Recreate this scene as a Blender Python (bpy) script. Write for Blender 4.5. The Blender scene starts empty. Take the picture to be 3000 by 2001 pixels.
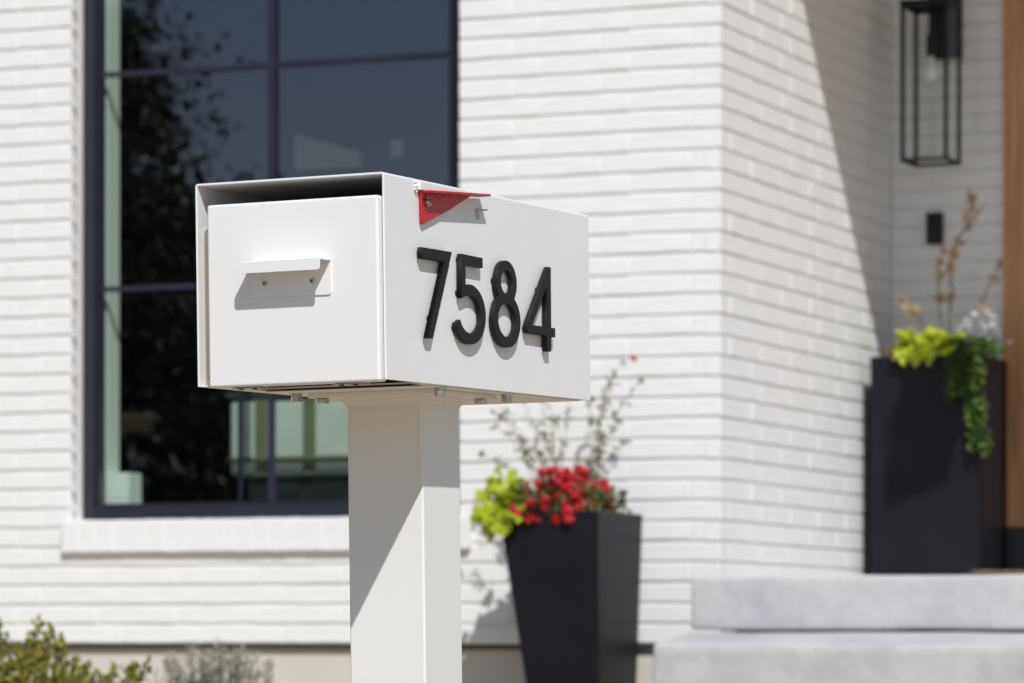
import bpy, bmesh, math, random
from mathutils import Vector, Matrix, Euler
rnd = random.Random(7)
S = bpy.context.scene
COL = S.collection
R = math.radians

# ------------------------------------------------------------------ camera
ZC = 0.80                       # camera height above the street-side ground
cam = bpy.data.cameras.new('camera')
camo = bpy.data.objects.new('camera', cam); COL.objects.link(camo)
camo.location = (0, 0, ZC)
camo.rotation_euler = (R(90), R(-0.057), 0)
cam.sensor_width = 36.0; cam.lens = 135.0
cam.shift_x = 0.0; cam.shift_y = 884.5 / 3000.0
cam.clip_start = 0.1; cam.clip_end = 3000
cam.dof.use_dof = True; cam.dof.focus_distance = 4.50; cam.dof.aperture_fstop = 11.5
S.camera = camo

# ------------------------------------------------------------------ light
SUN = Vector((0.14851, -0.67448, 0.72320)).normalized()
w = bpy.data.worlds.new('World'); S.world = w; w.use_nodes = True
wn = w.node_tree.nodes; wl = w.node_tree.links
for n in list(wn): wn.remove(n)
sky = wn.new('ShaderNodeTexSky'); sky.sky_type = 'NISHITA'; sky.sun_disc = False
sky.sun_elevation = math.asin(SUN.z); sky.sun_rotation = math.atan2(SUN.x, SUN.y)
sky.air_density = 1.0; sky.dust_density = 0.6; sky.ozone_density = 1.2
bg = wn.new('ShaderNodeBackground'); bg.inputs[1].default_value = 0.085
wo = wn.new('ShaderNodeOutputWorld')
wl.new(sky.outputs[0], bg.inputs[0]); wl.new(bg.outputs[0], wo.inputs[0])
sd = bpy.data.lights.new('sun', 'SUN'); sd.energy = 4.05; sd.angle = R(0.53); sd.color = (1.0, 0.985, 0.955)
so = bpy.data.objects.new('sun', sd); COL.objects.link(so)
so.location = SUN * 30
so.rotation_euler = SUN.to_track_quat('Z', 'Y').to_euler()
S.view_settings.view_transform = 'Standard'; S.view_settings.look = 'None'
S.view_settings.gamma = 1.0; S.view_settings.use_curve_mapping = False
S.view_settings.exposure = 0.0
try:
    S.cycles.use_denoising = True
    S.cycles.max_bounces = 10; S.cycles.transparent_max_bounces = 16
    S.cycles.diffuse_bounces = 5
except Exception: pass

# ------------------------------------------------------------------ materials
def newmat(name):
    m = bpy.data.materials.new(name); m.use_nodes = True
    nt = m.node_tree; b = nt.nodes.get('Principled BSDF')
    return m, nt, b
def mat(name, col, rough=0.5, metal=0.0, var=0.0, vscale=8.0, bump=0.0, bscale=200.0, spec=0.5, dark=None, island=0.0,
        coat=0.0, transl=0.0, bdist=0.001, hue=None):
    m, nt, b = newmat(name)
    b.inputs['Roughness'].default_value = rough; b.inputs['Metallic'].default_value = metal
    b.inputs['Specular IOR Level'].default_value = spec
    b.inputs['Coat Weight'].default_value = coat
    L = nt.links; N = nt.nodes
    tc = N.new('ShaderNodeTexCoord')
    base = N.new('ShaderNodeRGB'); base.outputs[0].default_value = (*col, 1)
    src = base.outputs[0]
    if var > 0:
        nz = N.new('ShaderNodeTexNoise'); nz.inputs['Scale'].default_value = vscale; nz.inputs['Detail'].default_value = 6
        L.new(tc.outputs['Object'], nz.inputs['Vector'])
        mr = N.new('ShaderNodeMapRange'); mr.inputs[1].default_value = 0.3; mr.inputs[2].default_value = 0.7
        L.new(nz.outputs[0], mr.inputs[0])
        mx = N.new('ShaderNodeMixRGB'); mx.blend_type = 'MIX'
        d = dark if dark else tuple(c * (1 - var) for c in col)
        mx.inputs[1].default_value = (*d, 1); L.new(src, mx.inputs[2]); L.new(mr.outputs[0], mx.inputs[0])
        src = mx.outputs[0]
    if island > 0:
        g = N.new('ShaderNodeNewGeometry')
        mr = N.new('ShaderNodeMapRange'); mr.inputs[3].default_value = 1 - island; mr.inputs[4].default_value = 1 + island * 0.6
        L.new(g.outputs['Random Per Island'], mr.inputs[0])
        hs = N.new('ShaderNodeHueSaturation')
        L.new(mr.outputs[0], hs.inputs['Value']); L.new(src, hs.inputs['Color'])
        if hue:
            m2 = N.new('ShaderNodeMath'); m2.operation = 'MULTIPLY'; m2.inputs[1].default_value = 7.31
            m3 = N.new('ShaderNodeMath'); m3.operation = 'FRACT'
            L.new(g.outputs['Random Per Island'], m2.inputs[0]); L.new(m2.outputs[0], m3.inputs[0])
            mx = N.new('ShaderNodeMixRGB'); mx.inputs[2].default_value = (*hue, 1)
            L.new(m3.outputs[0], mx.inputs[0]); L.new(src, mx.inputs[1]); L.new(mx.outputs[0], hs.inputs['Color'])
        src = hs.outputs[0]
    L.new(src, b.inputs['Base Color'])
    if bump > 0:
        nb = N.new('ShaderNodeTexNoise'); nb.inputs['Scale'].default_value = bscale; nb.inputs['Detail'].default_value = 5
        L.new(tc.outputs['Object'], nb.inputs['Vector'])
        bp = N.new('ShaderNodeBump'); bp.inputs['Strength'].default_value = bump; bp.inputs['Distance'].default_value = bdist
        L.new(nb.outputs[0], bp.inputs['Height']); L.new(bp.outputs[0], b.inputs['Normal'])
    if transl > 0:
        tr = N.new('ShaderNodeBsdfTranslucent'); L.new(src, tr.inputs[0])
        ms = N.new('ShaderNodeMixShader'); ms.inputs[0].default_value = transl
        out = N.get('Material Output'); L.new(b.outputs[0], ms.inputs[1]); L.new(tr.outputs[0], ms.inputs[2])
        L.new(ms.outputs[0], out.inputs[0])
    return m

M = {}
M['metal_paint'] = mat('powder_coated_white', (0.79, 0.79, 0.79), 0.38, var=0.03, vscale=6, bump=0.12, bscale=900, spec=0.45, bdist=0.0004)
M['metal_paint2'] = mat('powder_coated_white_lower', (0.785, 0.78, 0.765), 0.42, var=0.04, vscale=5, bump=0.15, bscale=700, spec=0.4, bdist=0.0004)
M['screwpaint'] = mat('painted_screw', (0.50, 0.50, 0.48), 0.35)
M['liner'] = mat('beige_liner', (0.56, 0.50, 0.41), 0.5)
M['inner'] = mat('slot_shade_dark', (0.06, 0.05, 0.038), 0.7)  # dark colour put in for the shade inside the mail slot
M['black_num'] = mat('satin_black_metal', (0.012, 0.0115, 0.011), 0.5, spec=0.25, var=0.25, vscale=60, bump=0.2, bscale=1500, bdist=0.0003)
M['steel'] = mat('zinc_steel', (0.55, 0.56, 0.58), 0.25, metal=1.0, var=0.25, vscale=200)
M['darksteel'] = mat('dark_recess', (0.03, 0.03, 0.035), 0.5, metal=0.4)
M['white_plastic'] = mat('white_plastic', (0.80, 0.80, 0.79), 0.3)
M['glue'] = mat('cream_plastic', (0.55, 0.52, 0.36), 0.4)
M['brick'] = mat('white_painted_brick', (0.80, 0.80, 0.795), 0.62, var=0.06, vscale=14, bump=0.35, bscale=120, bdist=0.0012, dark=(0.76, 0.757, 0.745))
M['mortar'] = mat('white_painted_mortar', (0.80, 0.785, 0.755), 0.7, var=0.06, vscale=10, bump=0.5, bscale=160, bdist=0.002)
M['concrete'] = mat('beige_foundation', (0.62, 0.585, 0.52), 0.85, var=0.12, vscale=2.2, bump=0.5, bscale=60, bdist=0.002)
M['flashing'] = mat('dark_flashing', (0.03, 0.03, 0.033), 0.5)
M['frame'] = mat('black_window_frame', (0.014, 0.015, 0.026), 0.38, var=0.2, vscale=5, bump=0.1, bscale=500)
M['muntin'] = mat('muntin_black', (0.016, 0.015, 0.034), 0.45)
M['headmortar'] = mat('white_painted_joint', (0.83, 0.83, 0.82), 0.65, var=0.05, vscale=10, bump=0.3, bscale=160, bdist=0.001)
M['trim'] = mat('white_interior_trim', (0.78, 0.78, 0.76), 0.45)
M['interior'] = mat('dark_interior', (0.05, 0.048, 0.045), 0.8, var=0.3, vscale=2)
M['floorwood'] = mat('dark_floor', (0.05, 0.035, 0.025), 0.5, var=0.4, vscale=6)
M['fabric_white'] = mat('pale_linen', (0.60, 0.60, 0.57), 0.9, var=0.08, vscale=9, bump=0.3, bscale=300)
M['fabric_olive'] = mat('olive_linen', (0.17, 0.17, 0.11), 0.9, var=0.15, vscale=12)
M['rust_fabric'] = mat('rust_fabric', (0.018, 0.006, 0.0015), 0.9)
M['planter'] = mat('charcoal_planter', (0.0125, 0.0130, 0.0185), 0.42, var=0.25, vscale=4, bump=0.3, bscale=250, bdist=0.0008, spec=0.13)
M['soil'] = mat('potting_soil', (0.03, 0.02, 0.014), 0.95, bump=0.8, bscale=60, bdist=0.01)
M['lantern'] = mat('black_lantern_metal', (0.008, 0.008, 0.009), 0.45, spec=0.3)
M['bulb'] = mat('bulb_glass', (0.75, 0.75, 0.74), 0.15)
M['coir'] = mat('coir_mat', (0.42, 0.28, 0.15), 0.95, var=0.5, vscale=90, bump=0.9, bscale=300, bdist=0.004)
M['leaf_lime'] = mat('lime_leaf', (0.48, 0.60, 0.02), 0.5, island=0.2, transl=0.4, hue=(0.58, 0.58, 0.03), var=0.2, vscale=40)
M['leaf_green'] = mat('green_leaf', (0.07, 0.13, 0.025), 0.5, island=0.45, transl=0.2, hue=(0.12, 0.14, 0.03))
M['leaf_vine'] = mat('vine_leaf', (0.045, 0.10, 0.015), 0.45, island=0.6, transl=0.2, hue=(0.12, 0.20, 0.03))
M['leaf_stem'] = mat('airy_leaf', (0.15, 0.20, 0.035), 0.6, island=0.4, transl=0.3, hue=(0.26, 0.19, 0.08))
M['leaf_box'] = mat('yellow_green_leaf', (0.17, 0.20, 0.015), 0.5, island=0.5, transl=0.35, hue=(0.38, 0.33, 0.03))
M['leaf_lav'] = mat('grey_green_leaf', (0.40, 0.43, 0.33), 0.8, island=0.45, transl=0.3, hue=(0.56, 0.49, 0.46))
M['leaf_silver'] = mat('silver_leaf', (0.50, 0.50, 0.53), 0.7, island=0.35, transl=0.15)
M['stem'] = mat('brown_stem', (0.10, 0.07, 0.05), 0.8)
M['stem_thin'] = mat('reddish_stem', (0.25, 0.16, 0.13), 0.8)
M['red_petal'] = mat('red_petal', (0.62, 0.010, 0.022), 0.5, island=0.35, transl=0.25, hue=(0.75, 0.04, 0.05))
M['peach'] = mat('peach_blossom', (0.66, 0.40, 0.26), 0.7, island=0.3, transl=0.3, hue=(0.75, 0.62, 0.42))
M['coral'] = mat('coral_blossom', (0.70, 0.20, 0.14), 0.7, island=0.3, transl=0.3)
M['cream_petal'] = mat('cream_blossom', (0.80, 0.66, 0.50), 0.7, island=0.2, transl=0.3)
M['white_petal'] = mat('white_blossom', (0.80, 0.78, 0.80), 0.7, island=0.15, transl=0.3)
M['tree_leaf'] = mat('tree_leaf', (0.06, 0.085, 0.045), 0.6, island=0.6, transl=0.15)
M['bark'] = mat('bark', (0.07, 0.05, 0.035), 0.9, var=0.4, vscale=12, bump=0.8, bscale=30, bdist=0.02)
M['roof'] = mat('grey_shingle', (0.09, 0.09, 0.10), 0.9, var=0.3, vscale=9)
M['stucco'] = mat('pale_stucco', (0.45, 0.46, 0.45), 0.9, var=0.1, vscale=2)
M['soffit'] = mat('stained_soffit', (0.60, 0.50, 0.38), 0.6, var=.2, vscale=6)

# red flag: hammered powder coat
m, nt, b = newmat('red_textured_paint'); M['red'] = m
b.inputs['Base Color'].default_value = (0.52, 0.006, 0.018, 1); b.inputs['Roughness'].default_value = 0.33
tc = nt.nodes.new('ShaderNodeTexCoord'); vo = nt.nodes.new('ShaderNodeTexNoise'); vo.inputs['Scale'].default_value = 420; vo.inputs['Detail'].default_value = 3
mpn = nt.nodes.new('ShaderNodeMapping'); mpn.inputs['Scale'].default_value = (1, 1, 0.55)
bp = nt.nodes.new('ShaderNodeBump'); bp.inputs['Strength'].default_value = 1.0; bp.inputs['Distance'].default_value = 0.0022
nt.links.new(tc.outputs['Object'], mpn.inputs[0]); nt.links.new(mpn.outputs[0], vo.inputs['Vector'])
nt.links.new(vo.outputs[0], bp.inputs['Height']); nt.links.new(bp.outputs[0], b.inputs['Normal'])

# glass (windows): tinted transparent + coated reflection
def glassmat(name, tint, ior, gc=(1, 1, 1)):
    m, nt, b = newmat(name); N = nt.nodes; L = nt.links; N.remove(b)
    t = N.new('ShaderNodeBsdfTransparent'); t.inputs[0].default_value = (*tint, 1)
    g = N.new('ShaderNodeBsdfGlossy'); g.inputs['Roughness'].default_value = 0.004; g.inputs[0].default_value = (*gc, 1)
    f = N.new('ShaderNodeFresnel'); ge = N.new('ShaderNodeNewGeometry'); mr = N.new('ShaderNodeMapRange')
    mr.inputs[3].default_value = ior; mr.inputs[4].default_value = 1 / ior      # same index on both faces of the pane
    L.new(ge.outputs['Backfacing'], mr.inputs[0]); L.new(mr.outputs[0], f.inputs[0])
    ms = N.new('ShaderNodeMixShader')
    L.new(f.outputs[0], ms.inputs[0]); L.new(t.outputs[0], ms.inputs[1]); L.new(g.outputs[0], ms.inputs[2])
    L.new(ms.outputs[0], N['Material Output'].inputs[0])
    return m
M['glass'] = glassmat('coated_window_glass', (0.905, 0.960, 0.930), 1.84, (1.0, 0.88, 1.0))
M['lampglass'] = glassmat('clear_lantern_glass', (0.98, 0.985, 0.98), 1.08)

# limestone slab
m, nt, b = newmat('limestone_slab'); M['stone'] = m
N = nt.nodes; L = nt.links; tc = N.new('ShaderNodeTexCoord')
n1 = N.new('ShaderNodeTexNoise'); n1.inputs['Scale'].default_value = 2.2; n1.inputs['Detail'].default_value = 6; n1.inputs['Roughness'].default_value = 0.65
n2 = N.new('ShaderNodeTexNoise'); n2.inputs['Scale'].default_value = 22; n2.inputs['Detail'].default_value = 6
L.new(tc.outputs['Object'], n1.inputs['Vector']); L.new(tc.outputs['Object'], n2.inputs['Vector'])
cr = N.new('ShaderNodeValToRGB'); cr.color_ramp.elements[0].position = 0.33; cr.color_ramp.elements[0].color = (0.37, 0.37, 0.40, 1)
cr.color_ramp.elements[1].position = 0.62; cr.color_ramp.elements[1].color = (0.53, 0.525, 0.525, 1)
L.new(n1.outputs[0], cr.inputs[0])
cr2 = N.new('ShaderNodeValToRGB'); cr2.color_ramp.elements[0].position = 0.30; cr2.color_ramp.elements[0].color = (0.92, 0.92, 0.93, 1)
cr2.color_ramp.elements[1].position = 0.5; cr2.color_ramp.elements[1].color = (1, 1, 1, 1)
L.new(n2.outputs[0], cr2.inputs[0])
mx = N.new('ShaderNodeMixRGB'); mx.blend_type = 'MULTIPLY'; mx.inputs[0].default_value = 1
L.new(cr.outputs[0], mx.inputs[1]); L.new(cr2.outputs[0], mx.inputs[2]); L.new(mx.outputs[0], b.inputs['Base Color'])
b.inputs['Roughness'].default_value = 0.8
bp = N.new('ShaderNodeBump'); bp.inputs['Strength'].default_value = 0.5; bp.inputs['Distance'].default_value = 0.006
L.new(n2.outputs[0], bp.inputs['Height']); L.new(bp.outputs[0], b.inputs['Normal'])

# wood door / jamb
m, nt, b = newmat('stained_wood'); M['wood'] = m
N = nt.nodes; L = nt.links; tc = N.new('ShaderNodeTexCoord'); mp = N.new('ShaderNodeMapping'); mp.inputs['Scale'].default_value = (18, 18, 1.2)
n1 = N.new('ShaderNodeTexNoise'); n1.inputs['Scale'].default_value = 2.0; n1.inputs['Detail'].default_value = 7; n1.inputs['Distortion'].default_value = 0.6
L.new(tc.outputs['Object'], mp.inputs[0]); L.new(mp.outputs[0], n1.inputs['Vector'])
cr = N.new('ShaderNodeValToRGB'); cr.color_ramp.elements[0].position = 0.35; cr.color_ramp.elements[0].color = (0.40, 0.19, 0.075, 1)
cr.color_ramp.elements[1].position = 0.65; cr.color_ramp.elements[1].color = (0.60, 0.31, 0.13, 1)
L.new(n1.outputs[0], cr.inputs[0]); L.new(cr.outputs[0], b.inputs['Base Color']); b.inputs['Roughness'].default_value = 0.45

# ground: warm gravel / mulch with patches
m, nt, b = newmat('warm_gravel'); M['ground'] = m
N = nt.nodes; L = nt.links; tc = N.new('ShaderNodeTexCoord')
n1 = N.new('ShaderNodeTexNoise'); n1.inputs['Scale'].default_value = 0.35; n1.inputs['Detail'].default_value = 4
n2 = N.new('ShaderNodeTexVoronoi'); n2.inputs['Scale'].default_value = 45
L.new(tc.outputs['Object'], n1.inputs['Vector']); L.new(tc.outputs['Object'], n2.inputs['Vector'])
cr = N.new('ShaderNodeValToRGB'); cr.color_ramp.elements[0].color = (0.38, 0.29, 0.19, 1); cr.color_ramp.elements[1].color = (0.52, 0.41, 0.28, 1)
L.new(n1.outputs[0], cr.inputs[0])
mx = N.new('ShaderNodeMixRGB'); mx.blend_type = 'MULTIPLY'; mx.inputs[0].default_value = 0.35
L.new(cr.outputs[0], mx.inputs[1]); L.new(n2.outputs['Color'], mx.inputs[2]); L.new(mx.outputs[0], b.inputs['Base Color'])
b.inputs['Roughness'].default_value = 0.95
bp = N.new('ShaderNodeBump'); bp.inputs['Strength'].default_value = 0.6; bp.inputs['Distance'].default_value = 0.01
L.new(n2.outputs['Distance'], bp.inputs['Height']); L.new(bp.outputs[0], b.inputs['Normal'])

# ------------------------------------------------------------------ helpers
def link(name, me, material=None, parent=None, loc=None, smooth=False):
    o = bpy.data.objects.new(name, me); COL.objects.link(o)
    if material: me.materials.append(material)
    if parent is not None: o.parent = parent
    if loc is not None: o.location = loc
    if smooth:
        for p in me.polygons: p.use_smooth = True
    return o
def tag(o, label=None, cat=None, group=None, kind=None):
    if label: o['label'] = label
    if cat: o['category'] = cat
    if group: o['group'] = group
    if kind: o['kind'] = kind
    return o
def empty(name, loc=(0, 0, 0), rot=None):
    o = bpy.data.objects.new(name, None); COL.objects.link(o); o.location = loc
    o.empty_display_size = 0.05
    if rot is not None: o.rotation_euler = rot
    return o

class G:
    """geometry collector"""
    def __init__(s): s.v = []; s.f = []
    def add(s, vs, fs):
        k = len(s.v); s.v += [tuple(v) for v in vs]; s.f += [tuple(i + k for i in f) for f in fs]
    def box(s, x0, x1, y0, y1, z0, z1):
        s.add([(x0, y0, z0), (x1, y0, z0), (x1, y1, z0), (x0, y1, z0), (x0, y0, z1), (x1, y0, z1), (x1, y1, z1), (x0, y1, z1)],
              [(0, 3, 2, 1), (4, 5, 6, 7), (0, 1, 5, 4), (1, 2, 6, 5), (2, 3, 7, 6), (3, 0, 4, 7)])
    def prism(s, poly, a, b, axis='x'):
        """poly: list of 2D points; extruded between a and b along axis"""
        n = len(poly)
        def P(p, t):
            return {'x': (t, p[0], p[1]), 'y': (p[0], t, p[1]), 'z': (p[0], p[1], t)}[axis]
        vs = [P(p, a) for p in poly] + [P(p, b) for p in poly]
        fs = [tuple(range(n)), tuple(range(2 * n - 1, n - 1, -1))]
        fs += [(i, i + n, (i + 1) % n + n, (i + 1) % n) for i in range(n)]
        s.add(vs, fs)
    def tube(s, pts, r0, r1=None, seg=6):
        r1 = r0 if r1 is None else r1
        n = len(pts); rings = []
        for i, p in enumerate(pts):
            p = Vector(p); d = (Vector(pts[min(i + 1, n - 1)]) - Vector(pts[max(i - 1, 0)]))
            if d.length < 1e-9: d = Vector((0, 0, 1))
            d.normalize(); a = d.orthogonal().normalized()
            if i and rings:
                a = (pa - d * pa.dot(d)); a = a.normalized() if a.length > 1e-6 else d.orthogonal().normalized()
            pa = a; bb = d.cross(a); r = r0 + (r1 - r0) * i / max(1, n - 1)
            rings.append([p + (a * math.cos(t) + bb * math.sin(t)) * r for t in [2 * math.pi * k / seg for k in range(seg)]])
        vs = [q for ring in rings for q in ring]; fs = []
        for i in range(n - 1):
            for k in range(seg):
                fs.append((i * seg + k, i * seg + (k + 1) % seg, (i + 1) * seg + (k + 1) % seg, (i + 1) * seg + k))
        fs.append(tuple(range(seg - 1, -1, -1))); fs.append(tuple(range((n - 1) * seg, n * seg)))
        s.add(vs, fs)
    def leaf(s, p, d, up, ln, wd, fold=0.25, droop=0.2):
        """folded pointed leaf of 8 verts"""
        d = Vector(d).normalized(); up = Vector(up); side = d.cross(up)
        if side.length < 1e-4: side = d.orthogonal()
        side.normalize(); nn = side.cross(d).normalized(); p = Vector(p)
        def Q(a, b, c): return p + d * (a * ln) + side * (b * wd) + nn * (c * ln)
        vs = [Q(0, 0, 0), Q(0.28, 0.45, fold * .5), Q(0.30, 0, 0.02), Q(0.28, -0.45, fold * .5), Q(0.66, 0.36, fold * .4 - droop * .4), Q(0.66, 0, -droop * .4),
              Q(0.66, -0.36, fold * .4 - droop * .4), Q(1.0, 0, -droop)]
        s.add(vs, [(0, 2, 1), (0, 3, 2), (1, 2, 5, 4), (2, 3, 6, 5), (4, 5, 7), (5, 6, 7)])
    def build(s, name, material, parent=None, loc=None, smooth=False, bevel=0, seg=2, normals=False):
        me = bpy.data.meshes.new(name); me.from_pydata(s.v, [], s.f); me.update()
        if normals:
            bm = bmesh.new(); bm.from_mesh(me); bmesh.ops.recalc_face_normals(bm, faces=bm.faces); bm.to_mesh(me); bm.free()
        o = link(name, me, material, parent, loc, smooth)
        if bevel:
            md = o.modifiers.new('bevel', 'BEVEL'); md.width = bevel; md.segments = seg; md.limit_method = 'ANGLE'; md.angle_limit = R(40)
            md.harden_normals = False
            for p in me.polygons: p.use_smooth = True
            wn_ = o.modifiers.new('wn', 'WEIGHTED_NORMAL'); wn_.keep_sharp = True
        return o
def boxo(name, dims, material, parent=None, loc=None, bevel=0, seg=2):
    g = G(); g.box(*dims); return g.build(name, material, parent, loc, bevel=bevel, seg=seg)

def randdir(zmin=-1):
    while True:
        v = Vector((rnd.uniform(-1, 1), rnd.uniform(-1, 1), rnd.uniform(zmin, 1)))
        if 0.05 < v.length < 1: return v.normalized()

# ================================================================== SETTING
HO = Vector((0.6803, 12.57, ZC)); HA = R(22.5)
E1 = Vector((math.cos(HA), -math.sin(HA), 0)); E2 = Vector((math.sin(HA), math.cos(HA), 0))
def uvw(u, v, w_): return HO + E1 * u + E2 * v + Vector((0, 0, w_))
GH = ZC - 0.45                          # ground height at the house
def gz(x, y):
    dist = (Vector((x, y, 0)) - Vector((HO.x, HO.y, 0))).dot(E2)       # negative in front
    t = min(1, max(0, (-dist - 0.8) / 6.5)); t = t * t * (3 - 2 * t)
    return GH * (1 - t)
g = G(); xs = [-900, -200, -60, -25] + [-14 + i for i in range(29)] + [25, 60, 200, 900]
ys = [-900, -200, -60, -25] + [-10 + i for i in range(37)] + [60, 200, 900]
vs = [(x, y, gz(x, y)) for y in ys for x in xs]; nx = len(xs)
g.add(vs, [(j * nx + i, j * nx + i + 1, (j + 1) * nx + i + 1, (j + 1) * nx + i) for j in range(len(ys) - 1) for i in range(nx - 1)])
tag(g.build('ground', M['ground'], smooth=True), kind='structure')

# ------------------------------------------------------------------ house
house = empty('house', (HO.x, HO.y, HO.z), Euler((0, 0, -HA)))
tag(house, 'white painted brick house with tall black framed window and recessed entry', 'house')
# children are in (u, v, w): u right along the front wall, v inward, w up from the camera's level
WU0, WU1, WW0, WW1 = -2.418, -0.932, 0.430, 2.82      # window opening
CH = 0.06772                                          # course height
W00 = -0.0027
NC = 62                                               # courses
TOPW = W00 + NC * CH
g = G()
BK = 0.0075                                           # joint recess
def wallbox(g, u0, u1, w0, w1): g.box(u0, u1, BK, 0.30, w0, w1)
wallbox(g, -8.0, WU0, W00, TOPW); wallbox(g, WU0, WU1, W00, WW0 - .005); wallbox(g, WU0, WU1, WW1, TOPW); wallbox(g, WU1, -BK, W00, TOPW)
front = g.build('front_wall', M['mortar'], house)
g = G(); g.box(-0.30, -BK, 0.30, 1.92 + BK, W00, TOPW); side = g.build('side_wall', M['mortar'], house)
g = G(); g.box(-0.30, 0.434, 1.92 + BK, 2.2, W00, TOPW); porch = g.build('porch_wall', M['mortar'], house)

BH = CH - 0.0082
def brickmesh(L_, seed, amp=0.0011):
    r = random.Random(seed); n = 5 if L_ > 0.15 else 3
    h = BH / 2; c = 0.0030; dep = 0.05; v = []; f = []
    wav_t = [r.uniform(-amp, amp) for _ in range(n)]; wav_b = [r.uniform(-amp * 1.5, amp * 1.5) for _ in range(n)]
    tilt = r.uniform(-0.0006, 0.0006); off = r.uniform(-0.0008, 0.0008)
    for i in range(n):
        x = -L_ / 2 + L_ * i / (n - 1); xi = max(-L_ / 2 + c, min(L_ / 2 - c, x)); y = off + tilt * (i - n / 2) + r.uniform(-.0004, .0004)
        zt = h + wav_t[i]; zb = -h + wav_b[i]
        v += [(x, dep, zt), (x, y + c * .8, zt), (xi, y, zt - c), (xi, y, zb + c), (x, y + c * .8, zb), (x, dep, zb)]
    for i in range(n - 1):
        for k in range(5):
            a = i * 6 + k; f.append((a, a + 1, a + 7, a + 6))
    f.append((0, 5, 4, 3, 2, 1)); e = (n - 1) * 6; f.append((e, e + 1, e + 2, e + 3, e + 4, e + 5))
    me = bpy.data.meshes.new('brick'); me.from_pydata(v, [], f)
    bm = bmesh.new(); bm.from_mesh(me); bmesh.ops.recalc_face_normals(bm, faces=bm.faces); bm.to_mesh(me); bm.free()
    me.materials.append(M['brick'])
    return me
MOD = 0.316; BL = MOD - 0.0095; HL = 0.0915
_cache = {}
def bmesh_for(L_):
    k = round(L_, 3)
    if k not in _cache: _cache[k] = [brickmesh(L_, 100 + len(_cache) * 17 + i) for i in range(9 if abs(L_ - BL) < .002 else 2)]
    return rnd.choice(_cache[k])
stuffs = {}
def put(parent, L_, cu, cw, face, as_obj):
    """face: 'front' (looks to -v at v=0), 'side' (looks to +u at u=0), 'porch' (looks to -v at v=1.92)"""
    me = bmesh_for(L_)
    dz = rnd.uniform(-.0006, .0006)
    if face == 'front': loc = (cu, 0, cw + dz); rz = 0
    elif face == 'side': loc = (0, cu, cw + dz); rz = math.pi / 2
    else: loc = (cu, 1.92, cw + dz); rz = 0
    if as_obj:
        o = bpy.data.objects.new('brick', me); COL.objects.link(o); o.parent = parent; o.location = loc; o.rotation_euler = (0, 0, rz)
    else:
        gg = stuffs.setdefault(parent.name, (parent, G()))[1]
        mt = Matrix.Translation(loc) @ Matrix.Rotation(rz, 4, 'Z')
        gg.add([mt @ v.co for v in me.vertices], [tuple(p.vertices) for p in me.polygons])
head = {'front': G(), 'side': G(), 'porch': G()}
def headfill(face, a, b, cw):
    """nearly flush upright joints, painted over"""
    d = 0.0013; h = BH / 2 - 0.001
    if face == 'front': head[face].box(a, b, d, BK + .01, cw - h, cw + h)
    elif face == 'side': head[face].box(-BK - .01, -d, a, b, cw - h, cw + h)
    else: head[face].box(a, b, 1.92 + d, 1.92 + BK + .01, cw - h, cw + h)
nb = {'front': 0, 'side': 0, 'porch': 0}
def run(face, parent, starts, end, cw, vis, lo=None):
    """lay bricks from starts to end; vis(centre)->bool"""
    a = starts
    while a < end - 0.02:
        b = min(a + MOD, end)
        L_ = (b - a) - (0.0095 if b < end - .001 else 0.0)
        if L_ > 0.025:
            o = vis((a + b) / 2, cw)
            if o: nb[face] += 1
            put(parent, L_, a + L_ / 2, cw, face, o)
            if b < end - .001: headfill(face, b - 0.0105, b + .001, cw)
        a = b
side_vis_limit = 0.66
for k in range(NC):
    cw = W00 + CH * (k + 0.5)
    A = (k % 2 == 0)
    # front: from the corner leftwards; row A full stretcher at the corner, row B a header
    first = MOD if A else 0.098
    edges = [0.0, -first]
    while edges[-1] > -8: edges.append(edges[-1] - MOD)
    visf = lambda u, w_: (-2.75 < u < 0 and w_ < 2.13)
    for i in range(len(edges) - 1):
        b, a = edges[i], edges[i + 1]
        segs = [(a, b)]
        if WW0 - 0.002 < cw < WW1 or (0.305 < cw < WW0):
            u0c, u1c = (WU0, WU1) if cw > WW0 - 0.002 else (-2.445, -0.905)
            segs = []
            if a < u0c: segs.append((a, min(b, u0c)))
            if b > u1c: segs.append((max(a, u1c), b))
        for (sa, sb) in segs:
            if sb - sa < 0.03: continue
            end = (sb == 0.0 or abs(sb - WU0) < 1e-6 or abs(sb + 2.445) < 1e-6)
            L_ = sb - sa - (0 if end else 0.0095)
            v_ = visf((sa + sb) / 2, cw)
            if v_: nb['front'] += 1
            put(front, L_, sa + L_ / 2, cw, 'front', v_)
            if not end: headfill('front', sb - 0.0105, sb + .001, cw)
    # side: row A starts with the 0.098 end of the front brick, row B with a full brick
    sv = lambda s_, w_: (s_ < side_vis_limit and 0.18 < w_ < 2.15)
    st = 0.098 if A else 0.0
    st += rnd.uniform(-.003, .003)
    if A:
        nb['side'] += 1 if sv(0, cw) else 0
        # end of the front brick is already there as part of the corner brick's return
        g0 = G(); put(side, 0.0895, 0.0895 / 2 + 0.0005, cw, 'side', sv(0, cw)); headfill('side', 0.0885, 0.0985, cw)
    run('side', side, st, 1.92, cw, sv)
    run('porch', porch, 0.0 if A else -0.0, 0.434, cw, lambda u, w_: 0.85 < w_ < 2.02) if A else run('porch', porch, 0.158 - MOD + MOD, 0.434, cw, lambda u, w_: 0.85 < w_ < 2.02)
    if not A: put(porch, 0.148, 0.075, cw, 'porch', 0.85 < cw < 2.02); nb['porch'] += 1 if 0.85 < cw < 2.02 else 0; headfill('porch', 0.148, 0.159, cw)
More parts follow.
